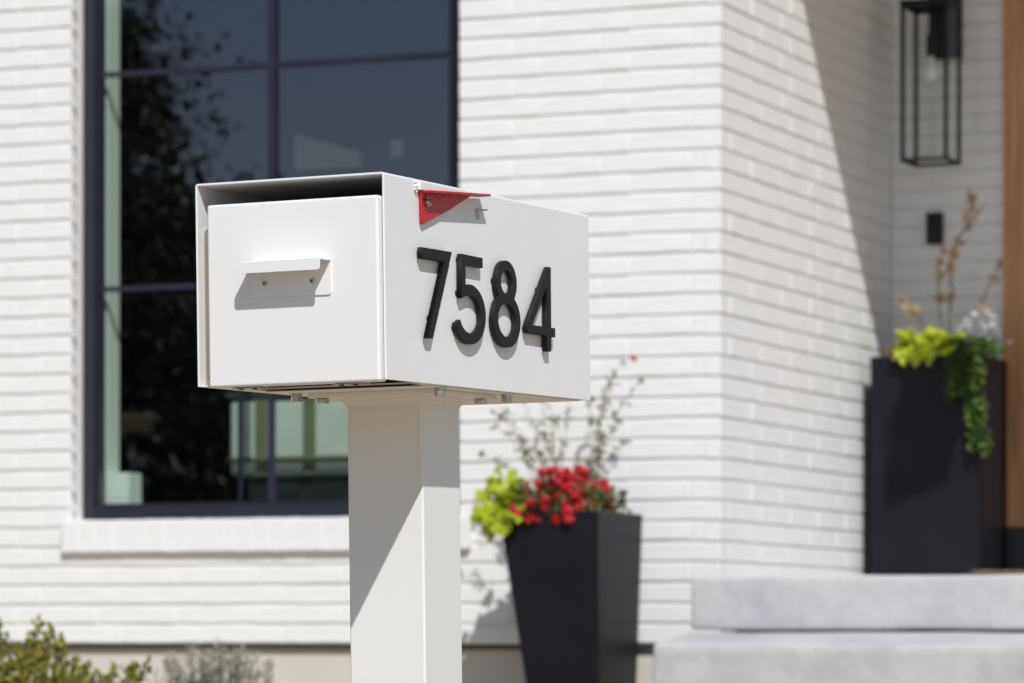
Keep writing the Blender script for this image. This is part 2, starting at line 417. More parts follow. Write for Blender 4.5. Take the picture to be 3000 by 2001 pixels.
for k, (par, gg) in stuffs.items():
    o = gg.build('brick_courses', M['brick'], par); o['kind'] = 'stuff'
for k, par in (('front', front), ('side', side), ('porch', porch)):
    o = head[k].build('joint_mortar', M['headmortar'], par); o['kind'] = 'stuff'
print('BRICKS as objects', nb)

# window reveal (brick returns) : left side, facing right
g = G(); r_ = random.Random(5)
for k in range(6, 43):
    cw = W00 + CH * (k + 0.5)
    if WW0 < cw < WW1 - .02:
        e = r_.uniform(-.0012, .0012); g.box(WU0 - .04, WU0 + e, 0.0505, 0.0872, cw - BH / 2, cw + BH / 2); g.box(WU1 - e, WU1 + .04, 0.0505, 0.0872, cw - BH / 2, cw + BH / 2)
o = g.build('reveal_bricks', M['brick'], front, bevel=.002); o['kind'] = 'stuff'
g = G(); g.box(WU0 - .06, WU0 - .006, 0.051, 0.30, WW0, WW1); g.box(WU1 + .006, WU1 + .06, 0.051, 0.30, WW0, WW1)
g.build('window_reveal', M['mortar'], front)
# rowlock sill: bricks on edge
sill = empty('sill'); sill.parent = house
k = 0; u = -2.437
sillm = []
for i in range(6):
    r = random.Random(50 + i); gg = G(); hh = 0.0622 / 2
    gg.box(-hh, hh, 0, 0.13, -0.055, 0.055 + 0)
    me = bpy.data.meshes.new('sill_brick'); vv = []
    for (x, y, z) in gg.v:
        vv.append((x + r.uniform(-.001, .001), y, z + (0.010 if y > .05 and z > 0 else 0) + r.uniform(-.0015, .0015) + (r.uniform(-.003, .002) if z < 0 else 0)))
    me.from_pydata(vv, [], gg.f); bm = bmesh.new(); bm.from_mesh(me)
    bmesh.ops.bevel(bm, geom=bm.edges[:], offset=0.003, segments=2, affect='EDGES'); bm.to_mesh(me); bm.free(); me.materials.append(M['brick']); sillm.append(me)
while u < -0.91:
    o = bpy.data.objects.new('sill_brick', rnd.choice(sillm)); COL.objects.link(o); o.parent = sill
    o.location = (u + 0.034, -0.024 + rnd.uniform(-.001, .001), 0.371); u += 0.0677
boxo('sill_mortar', (-2.44, -0.90, -0.0225, 0.10, 0.318, 0.421), M['brick'], sill)

# flashing and foundation
boxo('flashing', (-8, 0.02, 0.006, 0.05, -0.020, W00 - .001), M['flashing'], house)
boxo('foundation', (-8, 0.0, 0.022, 0.30, -1.2, -0.0205), M['concrete'], house)
boxo('foundation_return', (-0.30, 0.0, 0.3005, 1.9, -1.2, -0.0205), M['concrete'], house)

# window
win = empty('window'); win.parent = house
FV0, FV1 = 0.088, 0.15
iu0, iu1, iw0, iw1 = -2.357, -1.012, 0.491, 2.765
g = G()
def mitre(g, y0, y1, o, i):
    (a0, a1, b0, b1), (c0, c1, d0, d1) = o, i
    P = lambda x, y, z: (x, y, z)
    O = [(a0, b0), (a1, b0), (a1, b1), (a0, b1)]; I = [(c0, d0), (c1, d0), (c1, d1), (c0, d1)]
    for k in range(4):
        n = (k + 1) % 4; q = [O[k], O[n], I[n], I[k]]
        g.add([(x, y0, z) for x, z in q] + [(x, y1, z) for x, z in q], [(0, 1, 2, 3), (7, 6, 5, 4), (0, 4, 5, 1), (1, 5, 6, 2), (2, 6, 7, 3), (3, 7, 4, 0)])
mitre(g, FV0, FV1, (WU0 + .0015, WU1 - .0015, WW0, WW1), (iu0 - .012, iu1 + .012, iw0 - .012, iw1 + .012))
mitre(g, FV0 + .012, FV1 - .004, (iu0 - .0125, iu1 + .0125, iw0 - .0125, iw1 + .0125), (iu0, iu1, iw0, iw1))
g.build('window_frame', M['frame'], win, normals=True)
boxo('pane', (iu0 + .0005, iu1 - .0005, 0.118, 0.124, iw0 + .0005, iw1 - .0005), M['glass'], win)
for uu in ((iu0 + iu1) / 2,):
    boxo('muntin', (uu - .012, uu + .012, 0.103, 0.1175, iw0, iw1), M['muntin'], win)
for ww in (1.249, 2.006):
    boxo('muntin', (iu0, iu1, 0.1045, 0.1175, ww - .009, ww + .009), M['muntin'], win)
boxo('interior_jamb', (-2.50, -2.354, 0.1505, 0.245, 0.45, 2.85), M['trim'], win, bevel=.002)
boxo('interior_jamb', (-1.012, -0.90, 0.1505, 0.245, 0.45, 2.85), M['trim'], win, bevel=.002)
boxo('interior_stool', (-2.3535, -2.268, 0.152, 0.25, 0.44, 0.603), M['trim'], win, bevel=.002)
# room
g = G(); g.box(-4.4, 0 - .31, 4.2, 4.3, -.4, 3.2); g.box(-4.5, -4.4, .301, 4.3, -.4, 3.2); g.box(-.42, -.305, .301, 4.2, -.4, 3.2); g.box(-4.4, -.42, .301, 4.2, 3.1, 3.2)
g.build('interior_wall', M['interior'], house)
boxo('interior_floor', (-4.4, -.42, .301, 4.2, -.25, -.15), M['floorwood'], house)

# entry: wood jamb, door, threshold, roof
g = G(); g.box(0.436, 0.56, 1.90, 2.1, 0.43, 3.2); g.build('door_casing', M['wood'], house, bevel=.004)
g = G(); g.box(0.56, 1.75, 1.96, 2.02, 0.44, 3.2); dr = g.build('front_door', M['wood'], house)
boxo('door_plinth', (0.437, 1.9, 1.905, 2.1, 0.21, 0.429), M['flashing'], house)
g = G(); g.box(1.75, 3.6, 1.925, 2.2, 0.2, 3.33); g.build('right_wall', M['mortar'], house)
boxo('shade_column', (1.70, 1.94, 0.02, 0.26, 0.21, 3.333), M['wood'], house, bevel=.006)  # unseen column, added to shade the foot of the wooden door
boxo('porch_roof', (0.0005, 3.6, 0.0, 2.2, 3.334, 3.56), M['soffit'], house)
boxo('porch_header', (0.0005, 3.6, 0.02, 2.2, 3.565, 4.2), M['mortar'], house)
g = G(); g.prism([(-0.25, 4.2), (3.4, 4.2), (3.4, 6.2)], -8.2, 3.0, 'x'); g.build('roof', M['roof'], house, normals=True)

# ------------------------------------------------------------------ steps and porch slab
def slab(name, dims, label, seed, bev, slope=0.0):
    x0, x1, y0, y1, z0, z1 = dims
    from mathutils import noise
    def cuts(a_, b_, n_): return [a_, a_ + bev * .4, a_ + bev] + [a_ + bev + (b_ - a_ - 2 * bev) * i / n_ for i in range(1, n_)] + [b_ - bev, b_ - bev * .4, b_]
    xs_, ys_, zs_ = cuts(x0, x1, 40), cuts(y0, y0 + .32, 6)[:-2] + [y0 + .32, y0 + .6, y1 - bev, y1 - .4 * bev, y1], cuts(z0, z1, 5)
    g = G()
    def sheet(A_, B_, f): 
        n_, m_ = len(A_), len(B_)
        g.add([f(p, q) for q in B_ for p in A_], [(j * n_ + i, j * n_ + i + 1, (j + 1) * n_ + i + 1, (j + 1) * n_ + i) for j in range(m_ - 1) for i in range(n_ - 1)])
    sheet(xs_, ys_, lambda p, q: (p, q, z0)); sheet(xs_, ys_, lambda p, q: (p, q, z1)); sheet(xs_, zs_, lambda p, q: (p, y0, q)); sheet(xs_, zs_, lambda p, q: (p, y1, q))
    sheet(ys_, zs_, lambda p, q: (x0, p, q)); sheet(ys_, zs_, lambda p, q: (x1, p, q))
    me = bpy.data.meshes.new('tmp'); me.from_pydata(g.v, [], g.f); bm = bmesh.new(); bm.from_mesh(me); bpy.data.meshes.remove(me)
    bmesh.ops.remove_doubles(bm, verts=bm.verts, dist=1e-5); bmesh.ops.recalc_face_normals(bm, faces=bm.faces)
    for v in bm.verts:
        c = Vector((min(max(v.co.x, x0 + bev), x1 - bev), min(max(v.co.y, y0 + bev), y1 - bev), min(max(v.co.z, z0 + bev), z1 - bev)))
        d = v.co - c
        if d.length > 1e-6: v.co = c + d.normalized() * bev
        n = noise.noise_vector(v.co * 4 + Vector((seed, seed, 0))) * 0.005
        top = (v.co.z - z0) / (z1 - z0)
        v.co += Vector((n.x * .5, n.y * .8, n.z * .7))
        if slope: v.co.z -= slope * min(1.0, max(0.0, (y0 + .30 - v.co.y) / .30)) * max(0, top) ** 2
    me = bpy.data.meshes.new(name); bm.to_mesh(me); bm.free()
    o = link(name, me, M['stone'], None, None, True)
    o.location = HO; o.rotation_euler = (0, 0, -HA)
    return tag(o, label, 'stone step')
up = slab('stone_step', (0.14, 3.2, -0.67, 1.92, 0.042, 0.209), 'upper pale grey limestone slab carrying the two tall porch planters', 3.0, 0.012)
lo = slab('stone_step', (0.146, 3.3, -1.03, 1.3, -0.16, 0.0335), 'lower pale grey limestone slab projecting under the upper step', 8.0, 0.014, .036)
boxo('step_bed', (0.30, 3.2, -0.60, 1.85, 0.0335, 0.0422), M['flashing'], house)
g = G(); g.box(.25, 3.2, -.9, 1.8, -1.0, -.165); g.build('step_base', M['concrete'], house)
boxo('porch_floor_edge', (0.002, 0.139, 0.001, 1.92, -1.0, 0.2), M['stone'], house)

# doormat
mtx = empty('doormat'); mtx.location = uvw(1.41, -0.36, 0.211); mtx.rotation_euler = (0, 0, -HA)
tag(mtx, 'tan coir doormat lying near the edge of the upper stone step', 'doormat')
boxo('backing', (-.44, .44, -.20, .20, 0.0, 0.005), M['flashing'], mtx)
g = G()
for i in range(1600):
    x, y = rnd.uniform(-.42, .42), rnd.uniform(-.19, .19)
    g.leaf((x, y, .004), (rnd.uniform(-.5, .5), rnd.uniform(-.5, .5), 1), (1, 0, 0), rnd.uniform(.008, .015), .012)
g.build('coir_pile', M['coir'], mtx)

# ------------------------------------------------------------------ lantern
def lantern():
    t = empty('wall_lantern', uvw(0.215, 1.92, 1.90), Euler((0, 0, -HA)))
    tag(t, 'black open frame wall lantern with clear bulb beside the wooden door', 'lantern')
    x0, x1 = -.082, .082; y0, y1 = -.30, -.125; z0, z1 = -.135, .43; b = .013
    for nme, (x, y) in (('a', (x0, y0)), ('b', (x1, y0)), ('c', (x0, y1)), ('d', (x1, y1))):
        boxo('corner_bar', (x - b / 2, x + b / 2, y - b / 2, y + b / 2, z0 + .0065, z1 - .0065), M['lantern'], t)
    for z in (z0, z1):
        g = G(); g.box(x0 - b / 2, x1 + b / 2, y0 - b / 2, y0 + b / 2, z - .006, z + .006); g.box(x0 - b / 2, x1 + b / 2, y1 - b / 2, y1 + b / 2, z - .006, z + .006)
        g.box(x0 - b / 2, x0 + b / 2, y0 + b / 2, y1 - b / 2, z - .006, z + .006); g.box(x1 - b / 2, x1 + b / 2, y0 + b / 2, y1 - b / 2, z - .006, z + .006)
        g.build('frame_ring', M['lantern'], t)
    boxo('cap', (x0 - .01, x1 + .01, y0 - .01, y1 + .01, z1 + .0065, z1 + .018), M['lantern'], t)
    g = G(); g.box(-.06, .06, -.02, -.002, .27, .50); g.build('back_plate', M['lantern'], t)
    g = G(); g.box(-.010, .010, -.21, -.018, .462, .482); g.tube([(0, -.2125, .47), (0, -.2125, .30)], .009, seg=10); g.build('arm', M['lantern'], t)
    g = G(); g.tube([(0, -.2125, .33), (0, -.2125, .252)], .017, seg=14); g.build('socket', M['lantern'], t)
    g = G(); prof = [(.250, .012), (.235, .015), (.215, .026), (.195, .030), (.175, .026), (.160, .014), (.155, .002)]
    seg = 16; vs = [(r * math.cos(6.2832 * k / seg), -.2125 + r * math.sin(6.2832 * k / seg), z) for z, r in prof for k in range(seg)]
    g.add(vs, [(i * seg + k, i * seg + (k + 1) % seg, (i + 1) * seg + (k + 1) % seg, (i + 1) * seg + k) for i in range(len(prof) - 1) for k in range(seg)])
    g.build('bulb', M['bulb'], t, smooth=True)
    for (dims) in ((x0 + .006, x1 - .006, y0 - .001, y0 + .001, z0 + .007, z1 - .007), (x1 - .001, x1 + .001, y0 + .006, y1 - .006, z0 + .007, z1 - .007),
                   (x0 - .001, x0 + .001, y0 + .006, y1 - .006, z0 + .007, z1 - .007), (x0 + .006, x1 - .006, y1 - .001, y1 + .001, z0 + .007, z1 - .007)):
        boxo('glass_pane', dims, M['lampglass'], t)
lantern()
# black plate below the lantern
t = empty('doorbell', uvw(0.1715, 1.92, 1.544), Euler((0, 0, -HA)))
tag(t, 'small black upright doorbell plate on shaded brick under the lantern', 'doorbell')
boxo('housing', (-.031, .031, -.022, 0, -.058, .058), M['lantern'], t, bevel=.003)
g = G(); g.tube([(0, -.0215, -.03), (0, -.025, -.03)], .011, seg=16); g.build('button', M['darksteel'], t)

# ------------------------------------------------------------------ planters
def pot(name, top, bot, w0, w1, wall, label, inner_drop=.05):
    """top/bot: (u0,u1,v0,v1) rectangles"""
    cu, cv = (bot[0] + bot[1]) / 2, (bot[2] + bot[3]) / 2
    t = empty(name, uvw(cu, cv, w0), Euler((0, 0, -HA))); tag(t, label, 'planter')
    H = w1 - w0
    def rect(r, z, ins=0): return [(r[0] - cu + ins, r[2] - cv + ins, z), (r[1] - cu - ins, r[2] - cv + ins, z), (r[1] - cu - ins, r[3] - cv - ins, z), (r[0] - cu + ins, r[3] - cv - ins, z)]
    g = G(); vs = rect(bot, 0) + rect(top, H) + rect(top, H, wall) + rect(top, H - inner_drop - .03, wall)
    fs = [(3, 2, 1, 0)] + [(i, (i + 1) % 4, 4 + (i + 1) % 4, 4 + i) for i in range(4)] + [(4 + i, 4 + (i + 1) % 4, 8 + (i + 1) % 4, 8 + i) for i in range(4)] + \
         [(8 + i, 8 + (i + 1) % 4, 12 + (i + 1) % 4, 12 + i) for i in range(4)] + [(12, 13, 14, 15)]
    g.add(vs, fs); g.build('body', M['planter'], t, bevel=.004)
    gg = G(); n = 9; x0, y0 = top[0] - cu + wall + .001, top[2] - cv + wall + .001; dx = (top[1] - top[0] - 2 * wall - .002) / (n - 1); dy = (top[3] - top[2] - 2 * wall - .002) / (n - 1)
    gg.add([(x0 + dx * i, y0 + dy * j, H - inner_drop + rnd.uniform(-.008, .008)) for j in range(n) for i in range(n)],
           [(j * n + i, j * n + i + 1, (j + 1) * n + i + 1, (j + 1) * n + i) for j in range(n - 1) for i in range(n - 1)])
    gg.build('soil', M['soil'], t, smooth=True)
    return t
# near planter: tapers towards its foot
def lerp(a, b, t): return a + (b - a) * t
tp = (-0.594, -0.251, -0.46, -0.05)
# values at w=-0.127, extended down to the ground at w=-0.45
f_ = (0.42 + 0.45) / (0.42 + 0.127)
bt = (lerp(-0.589, -0.514, f_), lerp(-0.253, -0.262, f_), lerp(-0.46, -0.42, f_), lerp(-0.05, -0.075, f_))
pot('tapered_planter', tp, bt, -0.45, 0.424, .022, 'charcoal tapered square planter of red flowers standing against the sunlit brick')
pot('tall_planter', (0.051, 0.454, 1.493, 1.893), (0.051, 0.454, 1.493, 1.893), 0.210, 1.041, .022, 'tall straight charcoal planter with trailing vine in the brick corner under the lantern')

# ------------------------------------------------------------------ plants
def plant(name, u, v, w_, label, cat):
    t = empty(name, uvw(u, v, w_), Euler((0, 0, -HA))); return tag(t, label, cat)
def heartleaf(seed, s=1.0):
    r = random.Random(seed); g = G()
    out = [(0, 0), (.32, -.16), (.62, .05), (.60, .45), (.34, .80), (0, 1.15), (-.34, .80), (-.60, .45), (-.62, .05), (-.32, -.16)]
    mid = [(0, .25), (0, .7)]
    vs = [(x, y, -0.18 * x * x * 2 - .25 * y * y + r.uniform(-.04, .04)) for x, y in out] + [(0, .25, -.06), (0, .7, -.16)]
    fs = [(0, 1, 2, 10), (2, 3, 11, 10), (3, 4, 5, 11), (5, 6, 7, 11), (7, 8, 10, 11), (8, 9, 0, 10)]
    me = bpy.data.meshes.new('leaf'); me.from_pydata([(a * s, b * s, c * s) for a, b, c in vs], [], fs)
    for p in me.polygons: p.use_smooth = True
    me.materials.append(M['leaf_lime']); return me
hl = [heartleaf(i) for i in range(5)]
def lime_vine(t, pts, size, n_stems=6):
    g = G()
    for i, (p, d) in enumerate(pts):
        p = Vector(p); d = Vector(d).normalized()
        o = bpy.data.objects.new('leaf', rnd.choice(hl)); COL.objects.link(o); o.parent = t
        up = (Vector((0, -0.55, 0.85)) + randdir() * .45).normalized()
        x = d.cross(up).normalized(); up = x.cross(d)
        mt = Matrix((x, d, up)).transposed().to_4x4(); s = size * rnd.uniform(.75, 1.15)
        o.matrix_local = Matrix.Translation(p) @ mt @ Matrix.Scale(s, 4)
        if i % 2 == 0: g.tube([p, p * .5 + Vector((0, 0, .0)), p * .12], .0018, seg=4)
    g.build('stems', M['leaf_lime'], t)

# lime sweet potato vine, left side of the tapered planter
PW = 0.40
t = plant('lime_vine', -0.588, -0.34, PW, 'bright lime leafy vine spilling over the left rim beside red flowers', 'plant')
pts = []
for i in range(95):
    a = rnd.uniform(0, 1)
    x = rnd.gauss(0, .029); z = .060 + rnd.gauss(0, .036) - abs(x) * .3; y = rnd.uniform(-.13, .06)
    if z < 0.0: z = abs(z) * .4; y = -.16
    pts.append(((x, y, z), (x * 3 + rnd.uniform(-.4, .2), rnd.uniform(-1, -.2), rnd.uniform(-.9, .4))))
for i in range(15):
    pts.append(((-.045 + rnd.uniform(-.03, .03), -.14 + rnd.uniform(-.02, .03), -.035 + rnd.uniform(-.01, .09)), (-.35 + rnd.uniform(-.2, .2), -.4, -1)))
for i in range(8):
    pts.append(((.015 + rnd.uniform(-.02, .03), -.16 + rnd.uniform(-.02, .01), -.01 + rnd.uniform(-.02, .04)), (rnd.uniform(-.2, .2), -.3, -1)))
lime_vine(t, pts, .036)

# red flowers
t = plant('red_flower', -0.428, -0.28, PW, 'low mound of scarlet flowers filling the tapered planter', 'flowers')
g = G()
for i in range(900):
    x = rnd.uniform(-.16, .165); y = rnd.uniform(-.17, .16); z = rnd.uniform(-.01, .10 + .04 * math.cos(x * 12))
    d = randdir(-.2); g.leaf((x, y, z), d, randdir(), rnd.uniform(.016, .032), rnd.uniform(.012, .02))
g.build('foliage', M['leaf_green'], t)
flm = []
for s_ in range(5):
    g = G(); r = random.Random(s_)
    for i in range(34):
        while True:
            d = Vector((r.uniform(-1, 1), r.uniform(-1, 1), r.uniform(-.6, 1)))
            if .2 < d.length < 1: break
        d.normalize(); c = d * .013
        side = d.orthogonal().normalized()
        for k in range(4):
            q = Matrix.Rotation(k * math.pi / 2 + r.uniform(-.3, .3), 3, d) @ side
            g.leaf(c + d * r.uniform(0, .004), (q + d * .35), d, .0125, .011, .1, .1)
    me = bpy.data.meshes.new('flower'); me.from_pydata(g.v, [], g.f); me.materials.append(M['red_petal']); flm.append(me)
gs = G()
for i in range(125):
    x = rnd.uniform(-.13, .155) if i < 78 else rnd.uniform(-.06, .10); y = rnd.uniform(-.18, .10)
    z = .05 + rnd.uniform(0, .095) + .03 * math.sin(x * 22 + 1.5) - (.07 if y < -.12 else 0)
    if i > 77: z -= rnd.uniform(.0, .05); y = rnd.uniform(-.19, -.1)
    if i in (3, 9): x, y, z = -.06 + .02 * i / 9, -.19, .0
    o = bpy.data.objects.new('flower', rnd.choice(flm)); COL.objects.link(o); o.parent = t
    o.location = (x, y, z); z = max(z, -.002); o.location.z = z; s = rnd.uniform(.5, .95); o.scale = (s, s, s); o.rotation_euler = (rnd.uniform(-.5, .5), rnd.uniform(-.5, .5), rnd.uniform(0, 6))
    gs.tube([(x * .8, y * .8, -.03), (x, y, z)], .0015, seg=4)
gs.build('stems', M['leaf_green'], t)
for i in range(9):
    g = G(); x, y, z = rnd.uniform(-.12, .12), -.17 + rnd.uniform(0, .05), rnd.uniform(.0, .06)
    for k in range(7): g.leaf((x, y, z), randdir(), randdir(), .010, .010)
    g.build('white_floret', M['white_petal'], t)

# airy stems
t = plant('airy_shrub', -0.425, -0.24, PW - .02, 'airy thin stemmed plant with sparse green and russet leaves above the red flowers', 'plant')
g = G(); gl = G()
tips = [(-.30, .38), (-.26, .43), (-.20, .45), (-.15, .42), (-.10, .44), (-.06, .34), (.02, .42), (.05, .30), (.08, .44), (.14, .46), (.16, .34), (.20, .48), (.215, .535), (.19, .26),
        (-.22, .30), (.115, .24), (-.02, .46), (-.27, .33), (-.29, .24), (-.24, .36), (-.18, .36), (-.12, .30)]
for (tx, tz) in tips:
    y1 = rnd.uniform(-.10, .17); p0 = Vector((tx * .18 + (-.05 if tx < 0 else .03), rnd.uniform(-.05, .05), 0)); p3 = Vector((tx, y1, tz))
    p1 = p0 + Vector((tx * .1, 0, tz * .4)); p2 = p3 - Vector((tx * .5, 0, tz * .25)); c = []
    for k in range(9):
        s = k / 8; c.append(p0 * (1 - s) ** 3 + p1 * 3 * s * (1 - s) ** 2 + p2 * 3 * s * s * (1 - s) + p3 * s ** 3 + randdir() * .004)
    g.tube(c, .0016, .0008, seg=4)
    for k in range(rnd.randint(9, 17)):
        s = rnd.uniform(.38, 1) ** .75; i = min(7, int(s * 8)); p = c[i].lerp(c[i + 1], s * 8 - i) + randdir() * rnd.uniform(0, .022)
        for q in range(rnd.choice((1, 1, 2, 3))): gl.leaf(p + randdir() * .004, randdir(-.3), randdir(), rnd.uniform(.012, .024), rnd.uniform(.008, .014))
    if rnd.random() < .6:
        for q in range(7): gl.leaf(p3 + randdir() * .006, randdir(-.3), randdir(), .016, .012)
g.build('stems', M['stem_thin'], t); gl.build('foliage', M['leaf_stem'], t)
g = G(); pt = Vector((.215, .0, .545))
for q in range(12): g.leaf(pt + randdir() * .008, randdir(), randdir(), .016, .014)
g.build('russet_tip', M['coral'], t)

# tall planter plants
TW = 1.031
t = plant('lime_leaf_plant', 0.255, 1.590, TW, 'bright lime heart leaved plant in the tall porch planter', 'plant')
pts = []
for i in range(58):
    x = rnd.uniform(-.10, .14); y = rnd.uniform(-.13, .04); z = .03 + rnd.uniform(0, .085) * (1 - abs(x) * 2.5)
    pts.append(((x, y, z), (x * 2 + rnd.uniform(-.5, .5), -.7, rnd.uniform(-.7, .3))))
for i in range(12): pts.append(((rnd.uniform(-.085, .03), -.12, .03 + rnd.uniform(-.02, .02)), (rnd.uniform(-.3, .3), -.5, -1)))
lime_vine(t, pts, .052)

t = plant('trailing_vine', 0.400, 1.560, TW, 'dark green small leaved vine trailing down the front of the tall planter', 'plant')
g = G(); gl = G()
for i in range(21):
    x = rnd.uniform(-.065, .065); y = -.088 + rnd.uniform(-.02, .0)
    ln = (0.36 if -.00 < x else .20) * rnd.uniform(.55, 1.0)
    if i < 4: x = .040 + i * .008; ln = .34 + i * .012
    c = [Vector((x * .6, .0, .04)), Vector((x * .9, -.06, .045))]
    z = .02
    while z > -ln:
        c.append(Vector((x + rnd.uniform(-.006, .006) + (.035 * (-z / .4) if x > 0 else 0), y, z))); z -= .022
    g.tube(c, .0012, seg=4)
    for p in c[1:]:
        for q in range(3): gl.leaf(p + randdir() * .008, (rnd.uniform(-1, 1), -.4, rnd.uniform(-.5, .3)), (0, -.5, .8), rnd.uniform(.014, .023), rnd.uniform(.014, .022))
for i in range(520):
    x = rnd.uniform(-.09, .10); y = rnd.uniform(-.10, .14); z = rnd.uniform(.0, .07)
    gl.leaf((x, y, z), randdir(-.2), randdir(), .022, .018)
g.build('stems', M['stem'], t); gl.build('foliage', M['leaf_vine'], t)

t = plant('flowering_branches', 0.280, 1.650, TW, 'curly bare branches with peach blossoms rising from the tall planter', 'plant')
g = G(); gb = G(); gc = G()
def twig(pts, r0, r1, blooms, gbl=None, br=.018):
    c = []
    for i in range(len(pts) - 1):
        a, b = Vector(pts[i]), Vector(pts[i + 1])
        for k in range(5): c.append(a.lerp(b, k / 5) + Vector((rnd.uniform(-.006, .006), rnd.uniform(-.01, .01), 0)))
    c.append(Vector(pts[-1])); g.tube(c, r0 * .62, r1 * .62, seg=6)
    for s in blooms:
        p = c[min(len(c) - 1, int(s * (len(c) - 1)))]
        for q in range(16): (gbl or gb).leaf(p + randdir() * br * .5, randdir(), randdir(), br * .75, br * .6)
twig([(0.015, 0, 0), (.02, 0, .12), (.03, .02, .26), (.02, .02, .36), (.05, .02, .44), (.085, .03, .50), (.10, .03, .58), (.088, .03, .63)], .0075, .003, (.28, .40, .5, .56, .72, .78, .9), None, .030)
twig([(0.0, 0, 0), (-.01, 0, .15), (-.02, 0, .25), (-.015, 0, .34), (-.005, 0, .43)], .0065, .003, (.45, .65, .8, .95), None, .028)
twig([(0, 0, .02), (-.06, 0, .12), (-.10, 0, .165), (-.13, -.02, .20), (-.155, -.02, .235)], .006, .003, (.66,), gb, .034)
twig([(-.11, 0, .18), (-.135, -.02, .205), (-.165, -.02, .24)], .004, .002, (.3, .95), gc, .034)
twig([(.05, 0, 0), (.12, 0, .13), (.16, 0, .24), (.205, 0, .33), (.225, 0, .37)], .006, .002, (.4, .66, .8), None, .026)
twig([(.085, .02, .48), (.13, .02, .54), (.15, .02, .57)], .003, .0015, (.5,), None, .014)
twig([(-.06, 0, .05), (-.10, 0, .08), (-.115, 0, .12)], .004, .002, (.5, .9), None, .026)
g.build('branches', M['stem'], t); gb.build('blossoms', M['peach'], t)
gc.build('cream_blossoms', M['cream_petal'], t)
g = G()
for i in range(40): g.leaf((-.155 + rnd.gauss(0, .014), -.10 + rnd.uniform(-.02, .03), .03 + rnd.gauss(0, .014)), randdir(), randdir(), .018, .014)
g.build('coral_blossoms', M['coral'], t)

t = plant('silver_plant', 0.410, 1.670, TW, 'silvery grey foliage with white blooms at the right of the tall planter', 'plant')
g = G()
for i in range(420):
    d = randdir(.0); p = Vector((rnd.gauss(0, .03), rnd.gauss(0, .03), .03 + rnd.uniform(0, .09)))
    g.leaf(p, d, randdir(), rnd.uniform(.02, .034), .008)
g.build('foliage', M['leaf_silver'], t)
for (x, z) in ((-.035, .145), (-.01, .165), (.03, .168), (.05, .15), (.0, .14), (-.05, .07), (-.06, .05), (.055, .12), (-.045, .13)):
    g = G()
    for q in range(18): g.leaf(Vector((x, -.03, z)) + randdir() * .010, randdir(), randdir(), .015, .012)
    g.build('bloom', M['white_petal'], t)

# ------------------------------------------------------------------ garden shrubs
def shrub(name, base, branches, label, leafm, lsize, dens, stemr=.003, lw=.6, extra=None):
    t = empty(name, base); tag(t, label, 'shrub'); g = G(); gl = G()
    for (tip, bend) in branches:
        p3 = Vector(tip); p0 = Vector((tip[0] * .25, tip[1] * .25, 0)); c = []
        for k in range(9):
            s = k / 8; c.append(p0.lerp(p3, s) + Vector((0, 0, bend * math.sin(s * math.pi) * .2)) + randdir() * .005)
        g.tube(c, stemr, stemr * .4, seg=4)
        for k in range(dens):
            s = rnd.uniform(.30, 1.0); i = min(7, int(s * 8)); p = c[i].lerp(c[i + 1], s * 8 - i)
            d = (p3 - p0).normalized() * rnd.uniform(.3, 1.1) + randdir() * .8
            gl.leaf(p + randdir() * rnd.uniform(0, lsize * .7), d, randdir(), lsize * rnd.uniform(.7, 1.2), lsize * lw)
    g.build('stems', M['stem'], t); gl.build('foliage', leafm, t)
    return t
# yellow-green shrub, bottom left, at about 10 m; tips given as x, z at that depth
Y0 = 9.9
bx = Vector((-1.36, Y0, 0)); bx.z = gz(bx.x, bx.y)
br = []
def tip(px, py, dy=None, base=None, yy=Y0):
    """picture position (in the 2351-px view) of a branch tip at that depth -> branch vector"""
    dy = rnd.uniform(-.15, .15) if dy is None else dy
    X = (px * 1.27605 - 1500) / 11250 * (yy + dy); Z = ZC + (1885 - py * 1.27605) / 11250 * (yy + dy)
    return (Vector((X, yy + dy, Z)) - base)
for (px, py) in ((92, 1412), (78, 1425), (105, 1435), (120, 1430), (60, 1450), (140, 1445), (150, 1460), (25, 1455), (5, 1440), (-10, 1420), (-20, 1400), (40, 1475), (175, 1495), (160, 1505), (75, 1470), (110, 1470), (10, 1480),
                 (190, 1510), (205, 1500), (-30, 1440), (60, 1500), (130, 1500), (20, 1510), (90, 1520), (180, 1530), (225, 1530), (150, 1540), (40, 1540), (-40, 1500), (215, 1550), (0, 1540), (-20, 1520),
                 (270, 1510), (300, 1520), (345, 1495), (320, 1508), (265, 1530), (285, 1545), (310, 1545), (240, 1555)):
    for r_ in range(2): br.append((tip(px + rnd.uniform(-9, 9) * r_, py + 16 + rnd.uniform(0, 14) * r_, None, bx), rnd.uniform(-.1, .2)))
shrub('garden_shrub', bx, br, 'yellow green small leaved shrub at the bottom left in front of the brick base', M['leaf_box'], .024, 48, .004)
lv = Vector((-0.82, 10.6, 0)); lv.z = gz(lv.x, lv.y); br = []
for i in range(120):
    px = rnd.gauss(495, 78); px = min(650, max(335, px)); env = 1484 + 34 * abs((px - 495) / 150) ** 2 + 12 * math.sin(px * .11) + rnd.uniform(0, 1) * 45
    br.append((tip(px, env, rnd.uniform(-.2, .2), lv, 10.6), 0))
shrub('lavender_shrub', lv, br, 'grey green lavender like shrub against the beige foundation', M['leaf_lav'], .024, 34, .002, .22)

